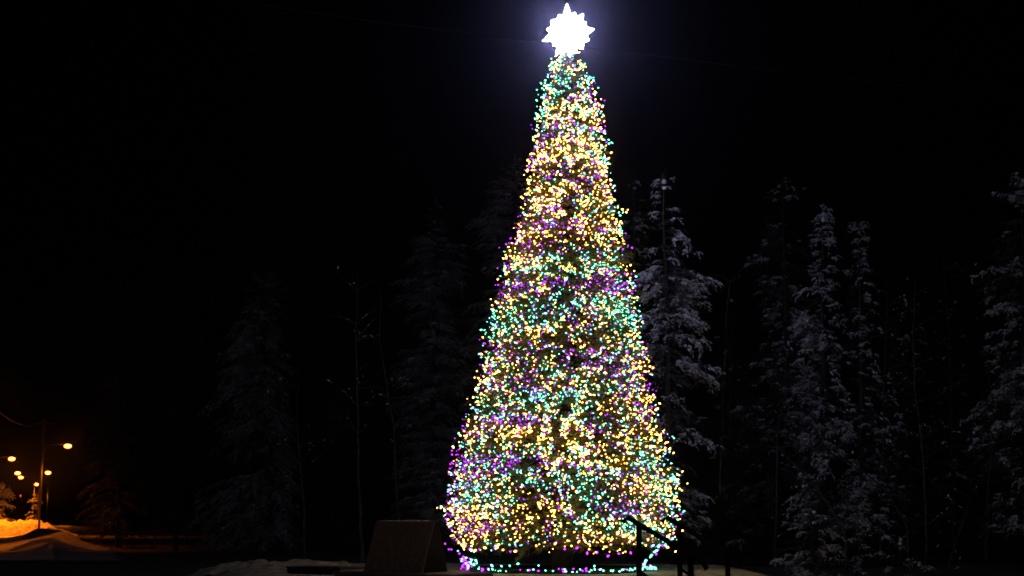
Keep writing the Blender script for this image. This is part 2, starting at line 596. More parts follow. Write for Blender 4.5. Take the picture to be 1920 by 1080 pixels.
SPR = [
    # right of the decorated tree
    dict(Y=46, trunk=(1243, 330, 1262), prof=[(330, 1238, 1248), (350, 1226, 1262), (395, 1218, 1270), (405, 1208, 1275), (440, 1212, 1290),
         (480, 1218, 1312), (500, 1205, 1325), (515, 1210, 1362), (530, 1208, 1300), (560, 1215, 1325), (600, 1206, 1310), (640, 1208, 1300),
         (665, 1225, 1345), (700, 1222, 1300), (760, 1240, 1290), (775, 1235, 1335), (800, 1245, 1325), (850, 1255, 1300), (900, 1262, 1330), (1000, 1255, 1310)],
         snow=0.62, seed=1, frost=True, droop=0.42, pad=0.12, label='tall snow-laden spruce with drooping limbs just right of the lit tree'),
    dict(Y=58, trunk=(1188, 340, 1180), prof=[(340, 1184, 1196), (400, 1160, 1206), (500, 1140, 1225), (700, 1120, 1240), (950, 1110, 1250)],
         snow=0.3, seed=2, label='dim spruce half hidden behind the right edge of the lit tree'),
    dict(Y=60, trunk=(1467, 340, 1478), prof=[(340, 1462, 1472), (370, 1440, 1500), (400, 1432, 1515), (450, 1430, 1520), (468, 1402, 1515), (500, 1412, 1510),
         (550, 1425, 1510), (600, 1430, 1520), (700, 1400, 1530), (720, 1375, 1540), (850, 1380, 1560), (980, 1390, 1570)],
         snow=0.40, seed=3, frost=True, label='broad grey frosted spruce left of the narrow white column spruce'),
    dict(Y=50, trunk=(1541, 386, 1545), prof=[(386, 1532, 1550), (410, 1528, 1553), (450, 1528, 1555), (480, 1522, 1560), (510, 1512, 1562), (540, 1495, 1566),
         (570, 1496, 1572), (590, 1492, 1566), (620, 1510, 1578), (650, 1510, 1580), (690, 1498, 1572), (760, 1500, 1585), (830, 1500, 1590), (980, 1490, 1600)],
         snow=0.85, seed=4, frost=True, droop=0.5, pad=0.105, label='narrow column spruce plastered with bluish snow right up to its blunt top'),
    dict(Y=51, trunk=(1612, 412, 1612), prof=[(412, 1606, 1618), (430, 1592, 1630), (465, 1594, 1628), (480, 1600, 1622), (500, 1590, 1632), (520, 1588, 1640), (560, 1586, 1640),
         (600, 1584, 1642), (650, 1582, 1640), (720, 1590, 1650), (800, 1580, 1660), (980, 1570, 1670)],
         snow=0.62, seed=5, frost=True, droop=0.45, pad=0.10, label='slim snowy spruce with gappy tufts, right of the white column spruce'),
    dict(Y=47, trunk=(1916, 322, 1925), prof=[(322, 1910, 1925), (345, 1888, 1942), (372, 1864, 1955), (420, 1872, 1960), (460, 1862, 1970), (505, 1815, 1985),
         (545, 1830, 1990), (590, 1850, 1990), (640, 1840, 1995), (820, 1822, 2000), (860, 1835, 2000), (980, 1840, 2000)],
         snow=0.42, seed=6, frost=True, droop=0.3, pad=0.09, label='large frosted spruce cut off by the right edge of the photo'),
    dict(Y=66, trunk=(1370, 560, 1372), prof=[(560, 1362, 1378), (700, 1340, 1410), (980, 1310, 1430)],
         snow=0.05, seed=7, label='thin dark spruce in shadow behind the bare bent birch'),
    dict(Y=68, trunk=(1700, 520, 1700), prof=[(520, 1694, 1706), (650, 1670, 1740), (980, 1640, 1780)],
         snow=0.05, seed=8, label='dark spruce deep in the wood right of the slim snowy spruce'),
    dict(Y=70, trunk=(1790, 560, 1790), prof=[(560, 1785, 1797), (700, 1750, 1830), (980, 1730, 1850)],
         snow=0.05, seed=9, label='dark spruce deep in the wood beside the large frosted edge spruce'),
    # young spruces and snowy undergrowth at right
    dict(Y=43, trunk=(1524, 955, 1520), prof=[(955, 1518, 1530), (985, 1490, 1560), (1015, 1465, 1570), (1050, 1460, 1575), (1085, 1480, 1560)],
         snow=0.55, seed=10, frost=True, droop=0.55, pad=0.10, label='young spruce bowed with snow, leftmost of the small ones at the wood edge', group='young spruces at the wood edge'),
    dict(Y=44, trunk=(1603, 930, 1603), prof=[(930, 1600, 1608), (955, 1585, 1625), (1000, 1575, 1632), (1070, 1570, 1640)],
         snow=0.38, seed=11, frost=True, droop=0.6, pad=0.09, label='young spruce with a white peaked tip, beneath the slim snowy spruce', group='young spruces at the wood edge'),
    dict(Y=43, trunk=(1686, 1008, 1686), prof=[(1008, 1683, 1690), (1035, 1665, 1700), (1085, 1655, 1712)],
         snow=0.42, seed=12, frost=True, droop=0.6, pad=0.09, label='short young spruce with a snow cap, between two bare trunks', group='young spruces at the wood edge'),
    dict(Y=40, trunk=(1722, 1052, 1722), prof=[(1052, 1716, 1728), (1070, 1695, 1745), (1100, 1690, 1750)],
         snow=0.6, seed=13, frost=True, droop=0.5, pad=0.09, label='smallest young spruce at the bottom edge, a snow-covered tip only', group='young spruces at the wood edge'),
    dict(Y=52, trunk=(1664, 690, 1664), prof=[(690, 1660, 1668), (730, 1645, 1690), (800, 1635, 1700), (900, 1630, 1700), (1000, 1625, 1705)],
         snow=0.35, seed=14, frost=True, droop=0.5, pad=0.09, label='half-grown spruce with loose snow tufts, right of the slim snowy spruce', group='young spruces at the wood edge'),
    # left of the decorated tree
    dict(Y=74, trunk=(817, 374, 815), prof=[(374, 812, 822), (400, 800, 832), (440, 796, 840), (450, 775, 870), (480, 758, 880), (510, 770, 868), (530, 738, 862),
         (600, 760, 860), (640, 750, 870), (700, 745, 880), (760, 740, 870), (805, 750, 868), (900, 745, 880), (1000, 740, 890)],
         snow=0.05, seed=20, droop=0.22, frost=2, pad=0.09, label='tall grey feathery spruce left of the lit tree, above the slanted stone'),
    dict(Y=70, trunk=(966, 300, 966), prof=[(300, 960, 972), (340, 935, 1000), (365, 920, 1010), (410, 893, 1020), (480, 905, 1020), (520, 890, 1030), (700, 870, 1050), (950, 850, 1060)],
         snow=0.05, seed=21, droop=0.2, frost=2, pad=0.09, label='very dim tall spruce peeking out left of the lit tree near its middle'),
    dict(Y=78, trunk=(490, 503, 512), prof=[(503, 485, 495), (530, 468, 525), (560, 455, 540), (620, 430, 542), (710, 385, 540), (760, 400, 545),
         (825, 355, 548), (900, 370, 560), (1000, 370, 560)],
         snow=0.05, seed=22, droop=0.45, frost=2, pad=0.08, label='dim spruce with long sweeping limbs to the left, far left in the wood'),
    dict(Y=85, trunk=(222, 545, 222), prof=[(545, 216, 228), (620, 190, 258), (800, 165, 285), (1000, 150, 300)],
         snow=0.0, seed=23, label='almost black spruce nearest the street at the far left'),
    dict(Y=80, trunk=(330, 640, 330), prof=[(640, 325, 336), (750, 300, 365), (1000, 280, 385)],
         snow=0.0, seed=24, label='short almost black spruce left of the one with sweeping limbs'),
    dict(Y=78, trunk=(620, 610, 620), prof=[(610, 615, 625), (750, 590, 655), (1000, 570, 670)],
         snow=0.0, seed=25, label='shadowed spruce behind the leaning birch left of the slanted stone'),
    # by the street
    dict(Y=150, trunk=(4, 905, 4), prof=[(905, 0, 8), (930, -12, 16), (975, -18, 20), (985, -18, 20)],
         snow=0.9, seed=30, pad=0.35, label='small snowy spruce glowing orange at the left edge by the street', group='snowy spruces by the street'),
    dict(Y=182, trunk=(68, 925, 68), prof=[(925, 64, 72), (950, 59, 77), (985, 56, 82)],
         snow=0.25, seed=31, pad=0.35, label='small snowy spruce at the foot of the tall utility pole', group='snowy spruces by the street'),
]
for d in SPR:
    spruce(**d)


# ------------------------------------------------------------------ bare birches and leaning trunks
def bare_tree(Y, path, r0, label, seed, nb=14, blen=1.2, name='bare_birch', lift=0.9, group='bare birches in the wood'):
    r = random.Random(seed)
    pts = [at(px, py, Y) for px, py in path]
    gz = height(pts[0].x, Y)
    if pts[0].z > gz and pts[0].z - gz < 1.5:
        pts.insert(0, Vector((pts[0].x, Y, gz - 0.05)))
    # subdivide with wobble
    P = []
    for a, b in zip(pts, pts[1:]):
        n = max(2, int((b - a).length / 0.5))
        for i in range(n):
            P.append(a.lerp(b, i / n) + Vector((r.uniform(-.025, .025), r.uniform(-.05, .05), 0)))
    P.append(pts[-1])
    root = empty(name, P[0].copy(), label, 'tree', group)
    N = len(P)
    t = MB()
    t.tube(P, [r0 * (1 - 0.85 * i / (N - 1)) for i in range(N)], 7)
    t.build('trunk', M['birch'], root, smooth=True)
    tw, pd = MB(), Scatter(PADS)

    def grow(p, d, L, rad, depth):
        n = max(3, int(L / 0.16))
        q = [p.copy()]
        for i in range(n):
            d = (d + Vector((r.uniform(-.18, .18), r.uniform(-.18, .18), r.uniform(-.16, .10)))).normalized()
            q.append(q[-1] + d * (L / n))
            if depth < 2 and r.random() < 0.42:
                side = Vector((r.uniform(-1, 1), r.uniform(-1, 1), r.uniform(-.2, .7))).normalized()
                grow(q[-1], (d * 0.8 + side * 0.8).normalized(), L * r.uniform(.3, .55), rad * .55, depth + 1)
            if r.random() < 0.05:
                pd.add(q[-1] + Vector((0, 0, rad)), d, r.uniform(.02, .05), squash=(1.8, .8, .6))
        tw.tube(q, [rad * (1 - .7 * i / n) for i in range(n + 1)], 4, False)
    for b in range(nb):
        i = r.randrange(int(N * 0.25), N - 1)
        s = r.choice((-1, 1))
        d = Vector((s * r.uniform(.5, 1), r.uniform(-.6, .6), lift * r.uniform(.2, 1))).normalized()
        grow(P[i], d, blen * r.uniform(.5, 1.2), max(0.008, r0 * .28), 0)
    tw.build('twigs', M['birch'], root)
    link('snow_load', pd.mesh('snow_load', True), M['tree_snow'], root)
    return root


bare_tree(56, [(680, 1052), (672, 900), (671, 760), (668, 640), (670, 515)], 0.075, 'slender pale birch standing left of the slanted stone', 1, 18, 1.1)
bare_tree(58, [(748, 1000), (742, 900), (738, 800), (712, 640), (714, 545)], 0.06, 'thin crooked birch between the slender pale birch and the feathery spruce', 2, 10, .8)
bare_tree(60, [(572, 1045), (570, 960), (562, 870), (556, 780), (560, 700)], 0.07, 'grey birch with a long low limb, right of the sweeping spruce', 3, 14, 1.6)
bare_tree(48, [(1350, 960), (1352, 850), (1358, 700), (1362, 600), (1367, 530), (1358, 520), (1330, 514)], 0.03,
          'hair-thin birch whose top is bent over by snow, beside the drooping spruce', 4, 4, .4)
bare_tree(52, [(1453, 1050), (1455, 940), (1457, 860), (1460, 790), (1472, 735), (1476, 640)], 0.06,
          'bare birch with a kink halfway up, under the broad frosted spruce', 5, 22, 1.3)
bare_tree(47, [(1585, 1000), (1560, 955), (1520, 900), (1478, 860), (1440, 820), (1395, 780)], 0.055,
          'slanting dead trunk leaning up to the left across the wood', 6, 12, 1.0, lift=.5)
bare_tree(49, [(1700, 985), (1665, 920), (1620, 885), (1570, 855), (1520, 842), (1462, 834)], 0.045,
          'thin trunk arched over to the left in a long bow', 7, 10, .9, lift=.5)
bare_tree(50, [(1736, 1060), (1736, 950), (1732, 860), (1724, 790), (1716, 720), (1712, 620), (1716, 520)], 0.06,
          'tall straight bare birch in the middle of the right-hand wood', 8, 26, 1.4)
bare_tree(54, [(1850, 1020), (1852, 940), (1856, 870), (1862, 760), (1850, 660)], 0.07, 'bare birch with a curved stem under the large edge spruce', 9, 20, 1.3)
bare_tree(56, [(1495, 1060), (1498, 900), (1500, 760)], 0.05, 'short bare birch stump-like stem beside the kinked birch', 10, 14, 1.2)
bare_tree(60, [(1650, 1060), (1655, 850), (1660, 650), (1664, 500)], 0.06, 'dim bare birch between the slim snowy spruce and the tall straight birch', 11, 26, 1.6)
bare_tree(60, [(1790, 1060), (1786, 850), (1780, 650), (1768, 480)], 0.06, 'dim bare birch right of the tall straight birch', 12, 26, 1.6)
bare_tree(44, [(1775, 1080), (1790, 1020), (1812, 960), (1822, 900)], 0.035, 'small leaning sapling near the bottom right corner', 13, 10, .7)

# ------------------------------------------------------------------ the decorated tree
TY = 36.0
OUT = [(100, 1052, 1075), (115, 1040, 1088), (140, 1022, 1106), (170, 1014, 1120), (200, 1007, 1128), (240, 1000, 1136), (270, 994, 1146), (330, 984, 1148),
       (400, 968, 1166), (450, 953, 1180), (500, 940, 1190), (560, 925, 1200), (620, 908, 1212), (700, 892, 1228), (760, 878, 1236), (800, 860, 1246),
       (850, 850, 1256), (900, 836, 1270), (960, 826, 1280), (1000, 832, 1278), (1026, 846, 1270)]
PR = []
for py, l, r_ in OUT:
    a, b = at(l, py, TY), at(r_, py, TY)
    PR.append((a.z, (a.x + b.x) / 2, (b.x - a.x) / 2))
PR.sort()
Z0, Z1 = PR[0][0], PR[-1][0]
PZ, PC, PRR = (np.array([p[k] for p in PR]) for k in range(3))


def cx_r(z):
    return float(np.interp(z, PZ, PC)), max(.12, float(np.interp(z, PZ, PRR)) - (.12 - .09 * sstep(6, 2, z)))


base_c = at(1055, 1069, TY)
TZ = height(base_c.x, TY)
tree = empty('christmas_tree', (base_c.x, TY, TZ), 'towering cone-shaped fir covered from tip to skirt in coloured lights', 'tree')
mb = MB()
mb.tube([(base_c.x, TY, TZ - 0.1), (base_c.x, TY, 6), (cx_r(Z1)[0], TY, Z1 + 0.15)], [0.26, 0.17, 0.04], 12)
mb.build('trunk', M['bark'], tree, smooth=True)

rr = random.Random(42)
firs = Scatter(FIR)
stems = MB()
branches = []
nlev = 78
zz = Z0 + 0.05
tipmap = []
while zz < Z1:
    cx, R = cx_r(zz)
    n = max(7, int(2 * math.pi * R / 0.27))
    o = rr.uniform(0, 6)
    for k in range(n):
        phi = o + 2 * math.pi * k / n + rr.uniform(-.15, .15)
        z = zz + rr.uniform(-.10, .10)
        shelf = fbm(phi * R * 0.8 + 9, z * 2.4, 31)
        L = R * (0.93 + 0.09 * (shelf - 0.5) * 2 + rr.uniform(-.05, .06))
        if rr.random() < 0.05: L += rr.uniform(0.05, 0.16)
        dr = rr.uniform(0.05, 0.22)
        c, s = math.cos(phi), math.sin(phi)
        def bp(t, cx=cx, L=L, z=z, c=c, s=s, dr=dr):
            return np.array([cx + c * L * t, TY + s * L * t, z + L * 0.18 * (1 - t) - dr * (t - .4) * .5 + 0.10 * max(0, t - .85)])
        branches.append((phi, z, L, bp))
        stems.tube([bp(.1), bp(.6), bp(1.0)], [.02, .012, .004], 3, False)
        Lm = min(L * 0.55, 0.9)
        nsp = 4
        for i in range(nsp):
            t = 1 - (i / nsp) * (Lm / L)
            p = bp(max(0, t - 0.22 / L))
            a = rr.uniform(-.8, .8)
            d = (math.cos(phi + a), math.sin(phi + a), rr.uniform(-.15, .35))
            firs.add(p, d, rr.uniform(.20, .32) * min(1, .45 + .5 * R), roll=rr.uniform(-.7, .7))
    zz += 0.125 * (1.0 if R > 1 else .85)
# dense dark interior so that the far side does not show through
for i in range(5200):
    z = rr.uniform(Z0 + .1, Z1 - .2)
    cx, R = cx_r(z)
    if rr.random() > (R / 2.9) ** .7: continue
    phi = rr.uniform(0, 6.283)
    t = rr.uniform(.45, .78)
    firs.add((cx + math.cos(phi) * R * t, TY + math.sin(phi) * R * t, z), (math.cos(phi + rr.uniform(-2, 2)), math.sin(phi + rr.uniform(-2, 2)), rr.uniform(-.5, .5)),
             rr.uniform(.5, .75) * min(1, R / 1.5), roll=rr.uniform(-1.5, 1.5))
link('crown', firs.mesh('crown'), M['fir'], tree)
stems.build('limbs', M['bark'], tree)

# bulbs ---------------------------------------------------------------------------------------
def bulb_mesh(name, m):
    prof = [(-.020, .012), (-.004, .026), (.020, .033), (.048, .026), (.072, .010)]
    mb = MB()
    n = 6
    vs, fs = [], []
    for z, r in prof:
        for k in range(n):
            a = 2 * math.pi * k / n
            vs.append((z, r * math.cos(a), r * math.sin(a)))
    vs.append((.082, 0, 0))
    for i in range(len(prof) - 1):
        for k in range(n):
            fs.append((i * n + k, i * n + (k + 1) % n, (i + 1) * n + (k + 1) % n, (i + 1) * n + k))
    e = (len(prof) - 1) * n
    for k in range(n):
        fs.append((e + k, e + (k + 1) % n, len(vs) - 1))
    fs.append(tuple(range(n))[::-1])
    mb.add(vs, fs)
    me = mb.mesh(name, True)
    me.materials.append(m)
    tri = []
    for f in fs:
        for j in range(1, len(f) - 1):
            tri.append((f[0], f[j], f[j + 1]))
    return me, (np.array(vs, np.float32), np.array(tri, np.int32))


BM = {k: bulb_mesh('bulb_' + k, M[k]) for k in ('warm', 'teal', 'violet')}
bulbs = {'warm': [], 'teal': [], 'violet': []}
BASEW = {'warm': 0.38, 'teal': 0.31, 'violet': 0.31}


def pick(phi, z, R):
    u = phi * max(R, .5)
    w = {}
    px_h = (HORIZON - 432 * 0) - 0
    for i, k in enumerate(('warm', 'teal', 'violet')):
        n = fbm(u * 0.8 + 31 * i, z * 3.5 + 7 * i, 50 + i, 2) - .5
        w[k] = BASEW[k] * math.exp(5.0 * n)
    # violet garland across the face and a warm skirt along the bottom
    for zg, ph0, ph1, amp in ((at(1060, 488, TY).z, -2.4, -.9, 6), (at(1060, 610, TY).z, -2.6, -1.7, 5), (at(1060, 240, TY).z, -.9, 0.2, 4)):
        zline = zg + 0.14 * math.sin(u * 1.4)
        if ph0 < phi < ph1 and abs(z - zline) < .16:
            w['violet'] *= amp
    if z < Z0 + .40: w['warm'] *= 3
    side = math.cos(phi)
    if z < Z0 + 2.2 and side > .6: w['teal'] *= 2.2
    if z > Z1 - 1.9: w['teal'] *= 2.6
    elif at(1060, 420, TY).z < z < at(1060, 290, TY).z: w['warm'] *= 1.7
    t = sum(w.values())
    x = rr.random() * t
    for k in w:
        x -= w[k]
        if x <= 0: return k
    return 'warm'


cands = []
for phi, z, L, bp in branches:
    ph = (phi + math.pi) % (2 * math.pi) - math.pi     # camera side is -pi/2
    front = math.sin(ph) < 0.15
    cx, R = cx_r(z)
    dn = fbm(ph * R * .9 + 3, z * 2.2, 77, 3)
    mean = (5.7 if front else 1.4) * (0.58 + .9 * sstep(.32, .64, dn)) * (1.25 if z < Z1 - 1.5 else 1.0)
    mean *= 1 - .45 * abs(math.cos(ph)) ** 3
    if z < Z0 + .22: mean *= .45
    k = int(mean) + (rr.random() < mean % 1)
    for i in range(k):
        t = 1 + .15 / L - rr.random() ** 1.3 * min(.5, .8 / L)
        p = bp(t) + np.array([rr.uniform(-.08, .08), rr.uniform(-.08, .08), rr.uniform(-.06, .09)])
        col = pick(ph, p[2], R)
        a = rr.uniform(-1.2, 1.2)
        d = (math.cos(phi + a), math.sin(phi + a), rr.uniform(-.8, 1.1))
        bulbs[col].append((p, d, rr.choice((rr.uniform(.26, .46), rr.uniform(.44, .70))) * (.85 if col == 'violet' else 1), ph))

LBL = {'warm': 'warm golden light string wound round the tall tree from skirt to tip',
       'teal': 'blue-green light string wound round the tall tree from skirt to tip',
       'violet': 'violet light string wound round the tall tree from skirt to tip'}


def place_bulbs(root, col, lst, singles=300):
    lst = sorted(lst, key=lambda b: b[0][1])
    front = [b for b in lst if b[0][1] < TY]
    rs = random.Random(5)
    rs.shuffle(front)
    front.sort(key=lambda b: -b[2])              # those that show largest
    one = front[:singles]
    ids = set(id(b) for b in one)
    rest = [b for b in lst if id(b) not in ids]
    me, tmpl = BM[col]
    for p, d, s, _ in one:
        o = bpy.data.objects.new('bulb', me)
        C.objects.link(o)
        o.parent = root
        o.location = Vector(p) - root.location
        o.rotation_euler = Vector(d).to_track_quat('X', 'Z').to_euler()
        o.scale = (s, s, s)
    if rest:
        sc = Scatter([tmpl])
        for p, d, s, _ in rest:
            sc.add(p, d, s, k=0)
        props(link('bulb_cluster', sc.mesh('bulb_cluster', True), M[col], root), kind='stuff')


for ci, col in enumerate(('warm', 'teal', 'violet')):
    root = empty('light_string', (base_c.x, TY, TZ), LBL[col], 'string lights', 'strings of lights wound round the tree')
    place_bulbs(root, col, bulbs[col])
    mb = MB()
    pts = []
    turns = 34
    for i in range(turns * 20):
        f = i / (turns * 20)
        z = Z0 + .05 + (Z1 - Z0 - .1) * f
        cx, R = cx_r(z)
        a = 2 * math.pi * i / 20 + ci * 2.1
        rad = R * (.93 + .05 * math.sin(i * 1.7 + ci))
        pts.append((cx + math.cos(a) * rad, TY + math.sin(a) * rad, z + .05 * math.sin(i * .9)))
    mb.tube(pts, .005, 3, False)
    mb.build('wire', M['wire'], root)

# ring of lights on the ground and the lights hanging down to it on the right
def ring_string():
    root = empty('light_string', (base_c.x, TY - 2, TZ), 'violet and teal light string ringing the snow below the skirt', 'string lights')
    V, T_ = [], []
    P = []
    a0 = math.radians(178)
    for i in range(150):
        a = a0 + math.pi * 1.02 * i / 149
        x = base_c.x - .1 + 2.18 * math.cos(a)
        y = TY + 1.9 * math.sin(a)
        z = height(x, y) + .04 + .10 * max(0, fbm(i * .21, 4, 6) - .45)
        P.append((x, y, z))
    mb = MB()
    mb.tube(P, .006, 3, False)
    mb.build('wire', M['wire'], root)
    for i, p in enumerate(P):
        left = i < 30
        for k in range(2 if (left and rr.random() < .7) else 1):
            if not left and rr.random() < .28: continue
            col = 'violet' if rr.random() < (.7 if i < 20 else .42) else 'teal'
            q = np.array(p) + np.array([rr.uniform(-.05, .05), rr.uniform(-.08, .08), rr.uniform(0, .06) + (rr.uniform(0, .22) if left else (.08 if rr.random() < .15 else 0))])
            yield_list[col].append((q, (rr.uniform(-1, 1), rr.uniform(-1, .3), rr.uniform(-.2, .8)), rr.uniform(.42, .7), 0))
    for col in ('violet', 'teal'):
        place_bulbs(root, col, yield_list[col])


yield_list = {'violet': [], 'teal': []}
ring_string()


def drop_string(path, label, cols, n):
    pts = [at(px, py, Y) for px, py, Y in path]
    root = empty('light_string', pts[-1].copy(), label, 'string lights', 'strings of lights hanging from the skirt')
    mb = MB()
    mb.tube(pts, .006, 3, False)
    mb.build('wire', M['wire'], root)
    d = {'warm': [], 'teal': [], 'violet': []}
    for i in range(n):
        f = i / (n - 1) * (len(pts) - 1)
        k = min(int(f), len(pts) - 2)
        p = pts[k].lerp(pts[k + 1], f - k)
        col = cols(i / (n - 1))
        d[col].append((np.array(p) + NP.normal(0, .025, 3), tuple(NP.normal(0, 1, 3)), rr.uniform(.6, .85), 0))
    for k, l in d.items():
        if l: place_bulbs(root, k, l)


drop_string([(1262, 1008, 35.3), (1243, 1022, 35.2), (1228, 1036, 35.1), (1212, 1050, 35.0), (1206, 1068, 35.0)],
            'teal and violet light string slanting to the snow right of the skirt',
            lambda f: rr.choice(('violet', 'violet', 'teal')) if f < .5 else rr.choice(('teal', 'teal', 'violet')), 24)
drop_string([(836, 1022, 35.2), (850, 1034, 35), (868, 1042, 35), (880, 1056, 35), (864, 1064, 34.6)],
            'sparse violet light string sagging to the snow beside the slanted stone', lambda f: 'violet', 9)
drop_string([(870, 1024, 34.2), (895, 1030, 34), (930, 1026, 34), (965, 1034, 34)],
            'short loose string of golden lights drooping below the skirt at left', lambda f: rr.choice(('warm', 'warm', 'violet')), 11)
drop_string([(1060, 1028, 33.6), (1120, 1040, 33.8), (1180, 1038, 34)],
            'sparse violet light string drooping below the middle of the skirt', lambda f: 'violet', 7)

# black skirting drum round the foot of the tree
mb = MB()
n = 40
vs, fs = [], []
for i in range(n):
    a = 2 * math.pi * i / n
    for rad, z in ((2.02, TZ - .1), (2.02, TZ + .10), (1.94, TZ + .12), (1.94, TZ - .1)):
        vs.append((base_c.x - .1 + rad * math.cos(a), TY + rad * .86 * math.sin(a), z))
for i in range(n):
    j = (i + 1) % n
    for k in range(3):
        fs.append((i * 4 + k, j * 4 + k, j * 4 + k + 1, i * 4 + k + 1))
mb.add(vs, fs)
props(mb.build('tree_ring_kerb', M['dark_stone']), 'low dark curved kerb ringing the foot of the lit tree', 'kerb')

# ------------------------------------------------------------------ star topper
def star():
    SY = TY - .05
    ctr = at(1066, 61, SY)
    root = empty('tree_star', (ctr.x, SY, ctr.z - .6), 'blazing white many-pointed star on the tip of the lit tree', 'star')
    tips = [(1063, 7), (1094, 26), (1114, 55), (1093, 92), (1068, 108), (1042, 106), (1017, 77), (1034, 38)]
    T_ = [at(x, y, SY) for x, y in tips]
    V = [ctr + Vector((0, -.16, 0)), ctr + Vector((0, .16, 0))]
    n = len(T_)
    for i in range(n):
        a, b = T_[i], T_[(i + 1) % n]
        V.append(a)
        da, db = (a - ctr).normalized(), (b - ctr).normalized()
        for w, rad in ((.28, .43), (.5, .53 - .03 * (i % 2)), (.72, .43)):
            V.append(ctr + da.slerp(db, w) * rad)
    F = []
    k = 4 * n
    for i in range(k):
        a, b = 2 + i, 2 + (i + 1) % k
        F.append((0, b, a))
        F.append((1, a, b))
    mb = MB()
    mb.add(V, F)
    mb.build('star_body', M['star'], root)
    mb = MB()
    mb.tube([(ctr.x, TY, ctr.z - .9), (ctr.x, TY, ctr.z - .30)], .03, 8)
    mb.build('mounting_pole', M['galv'], root)


star()

# ------------------------------------------------------------------ slanted memorial stone on its low wall
A = Vector((-3.07, 32.6, 0))
B = Vector((-1.79, 31.6, 0))
u = (B - A).normalized()
nb = Vector((-u.y, u.x, 0))            # pointing back and right
Wd = (B - A).length
z0, z1 = 0.52, 1.545


def wp(a, s, z):
    p = A + u * a + nb * s
    return Vector((p.x, p.y, z))


root = empty('memorial_stone', wp(Wd / 2, .4, z0), 'reddish brown wedge-shaped stone slab leaning back beside the lit tree', 'monument')
mb = MB()
mb.add([wp(0.02, .012, z0), wp(Wd - .02, .012, z0), wp(Wd - .02, .382, z1 - .01), wp(0.02, .382, z1 - .01),
        wp(0.02, .79, z0), wp(Wd - .02, .79, z0), wp(Wd - .02, .50, z1 - .01), wp(.02, .50, z1 - .01)],
       [(0, 1, 2, 3), (5, 4, 7, 6), (0, 4, 5, 1), (3, 2, 6, 7), (0, 3, 7, 4), (1, 5, 6, 2)])
mb.build('body', M['dark_stone'], root, bevel=.01)  # near-black colour carries the shade of the unlit side
mb = MB()
g = .015
mb.add([wp(0.0, -.02, z0 + .002), wp(Wd - .01, -.02, z0 + .002), wp(Wd - .01, .35, z1), wp(0.0, .35, z1),
        wp(0.0, .009, z0 + .002), wp(Wd - .01, .009, z0 + .002), wp(Wd - .01, .379, z1), wp(0.0, .379, z1)],
       [(0, 1, 2, 3), (5, 4, 7, 6), (0, 4, 5, 1), (3, 2, 6, 7), (0, 3, 7, 4), (1, 5, 6, 2)])
mb.build('face_panel', M['granite'], root, bevel=.008)
mb = MB()
for k in range(7):
    s = (k + .5) / 7
    mb.add([wp(.05 + k * .2, .385, z1 + .001), wp(.23 + k * .2, .385, z1 + .001), wp(.23 + k * .2, .49, z1 + .02 + .01 * rr.random()), wp(.05 + k * .2, .49, z1 + .02)],
           [(0, 1, 2, 3)])
mb.build('snow_dusting', M['snow'], root)

# low retaining wall along the terrace edge, with cap stones
ang = math.atan2(u.y, u.x)
WA = at(640, 1067, 34.0)
root = empty('terrace_wall', (A.x, A.y, 0), 'low brown concrete wall carrying the slanted stone', 'wall')
mb = MB()
mb.box(-.6, 2.6, -.25, 1.0, -.2, .44, ang, (A.x, A.y, 0))
mb.build('wall_body', M['concrete'], root, bevel=.01)
for k in range(5):
    mb = MB()
    mb.box(-.63 + k * .65, -.63 + (k + 1) * .65 - .012, -.29, 1.04, .443, .515, ang, (A.x, A.y, 0))
    mb.build('cap_stone', M['concrete'], root, bevel=.012)

# black block left of the wall
b1, b2 = at(538, 1062, 34.8), at(637, 1066, 33.9)
root_z = b1.z
v = (b2 - b1)
a2 = math.atan2(v.y, v.x)
ln = math.hypot(v.x, v.y)
root = empty('equipment_box', (b1.x + v.x / 2, b1.y + v.y / 2, height(b1.x, b1.y)), 'squat matt black box at the left end of the low wall', 'box')
mb = MB()
mb.box(0, ln, 0.0, .8, 0.0, b1.z - .03, a2, (b1.x, b1.y, 0))
mb.build('housing', M['black_box'], root, bevel=.01)
mb = MB()
mb.box(-.015, ln + .015, -.015, .815, b1.z - .027, b1.z, a2, (b1.x, b1.y, 0))
mb.build('lid', M['black_box'], root, bevel=.008)

# snow heaps behind the wall: lumpy ridge, one continuous body
def ridge(path, w, hgt, seed, label, name='snow_bank'):
    pts = [Vector(p) for p in path]
    N = 90
    K = 15
    vs, fs = [], []
    for i in range(N):
        f = i / (N - 1) * (len(pts) - 1)
        k = min(int(f), len(pts) - 2)
        p = pts[k].lerp(pts[k + 1], f - k)
        d = (pts[k + 1] - pts[k]).normalized()
        s = Vector((-d.y, d.x, 0))
        env = min(1, i / 8, (N - 1 - i) / 8) ** .5
        for j in range(K):
            t = j / (K - 1) * 2 - 1
            x = p + s * t * w
            hh = hgt * env * (1 - t * t) * (.55 + .9 * fbm(x.x * 2.0, x.y * 2.0, seed, 4)) + .16 * (fbm(x.x * 5, x.y * 5, seed + 3, 3) - .5) * env
            vs.append((x.x, x.y, p.z + hh - .04 * abs(t)))
    for i in range(N - 1):
        for j in range(K - 1):
            a = i * K + j
            fs.append((a, a + 1, a + K + 1, a + K))
    mb = MB()
    mb.add(vs, fs)
    o = mb.build(name, M['snow'], smooth=True)
    return props(o, label, 'snow bank', 'ploughed snow banks')


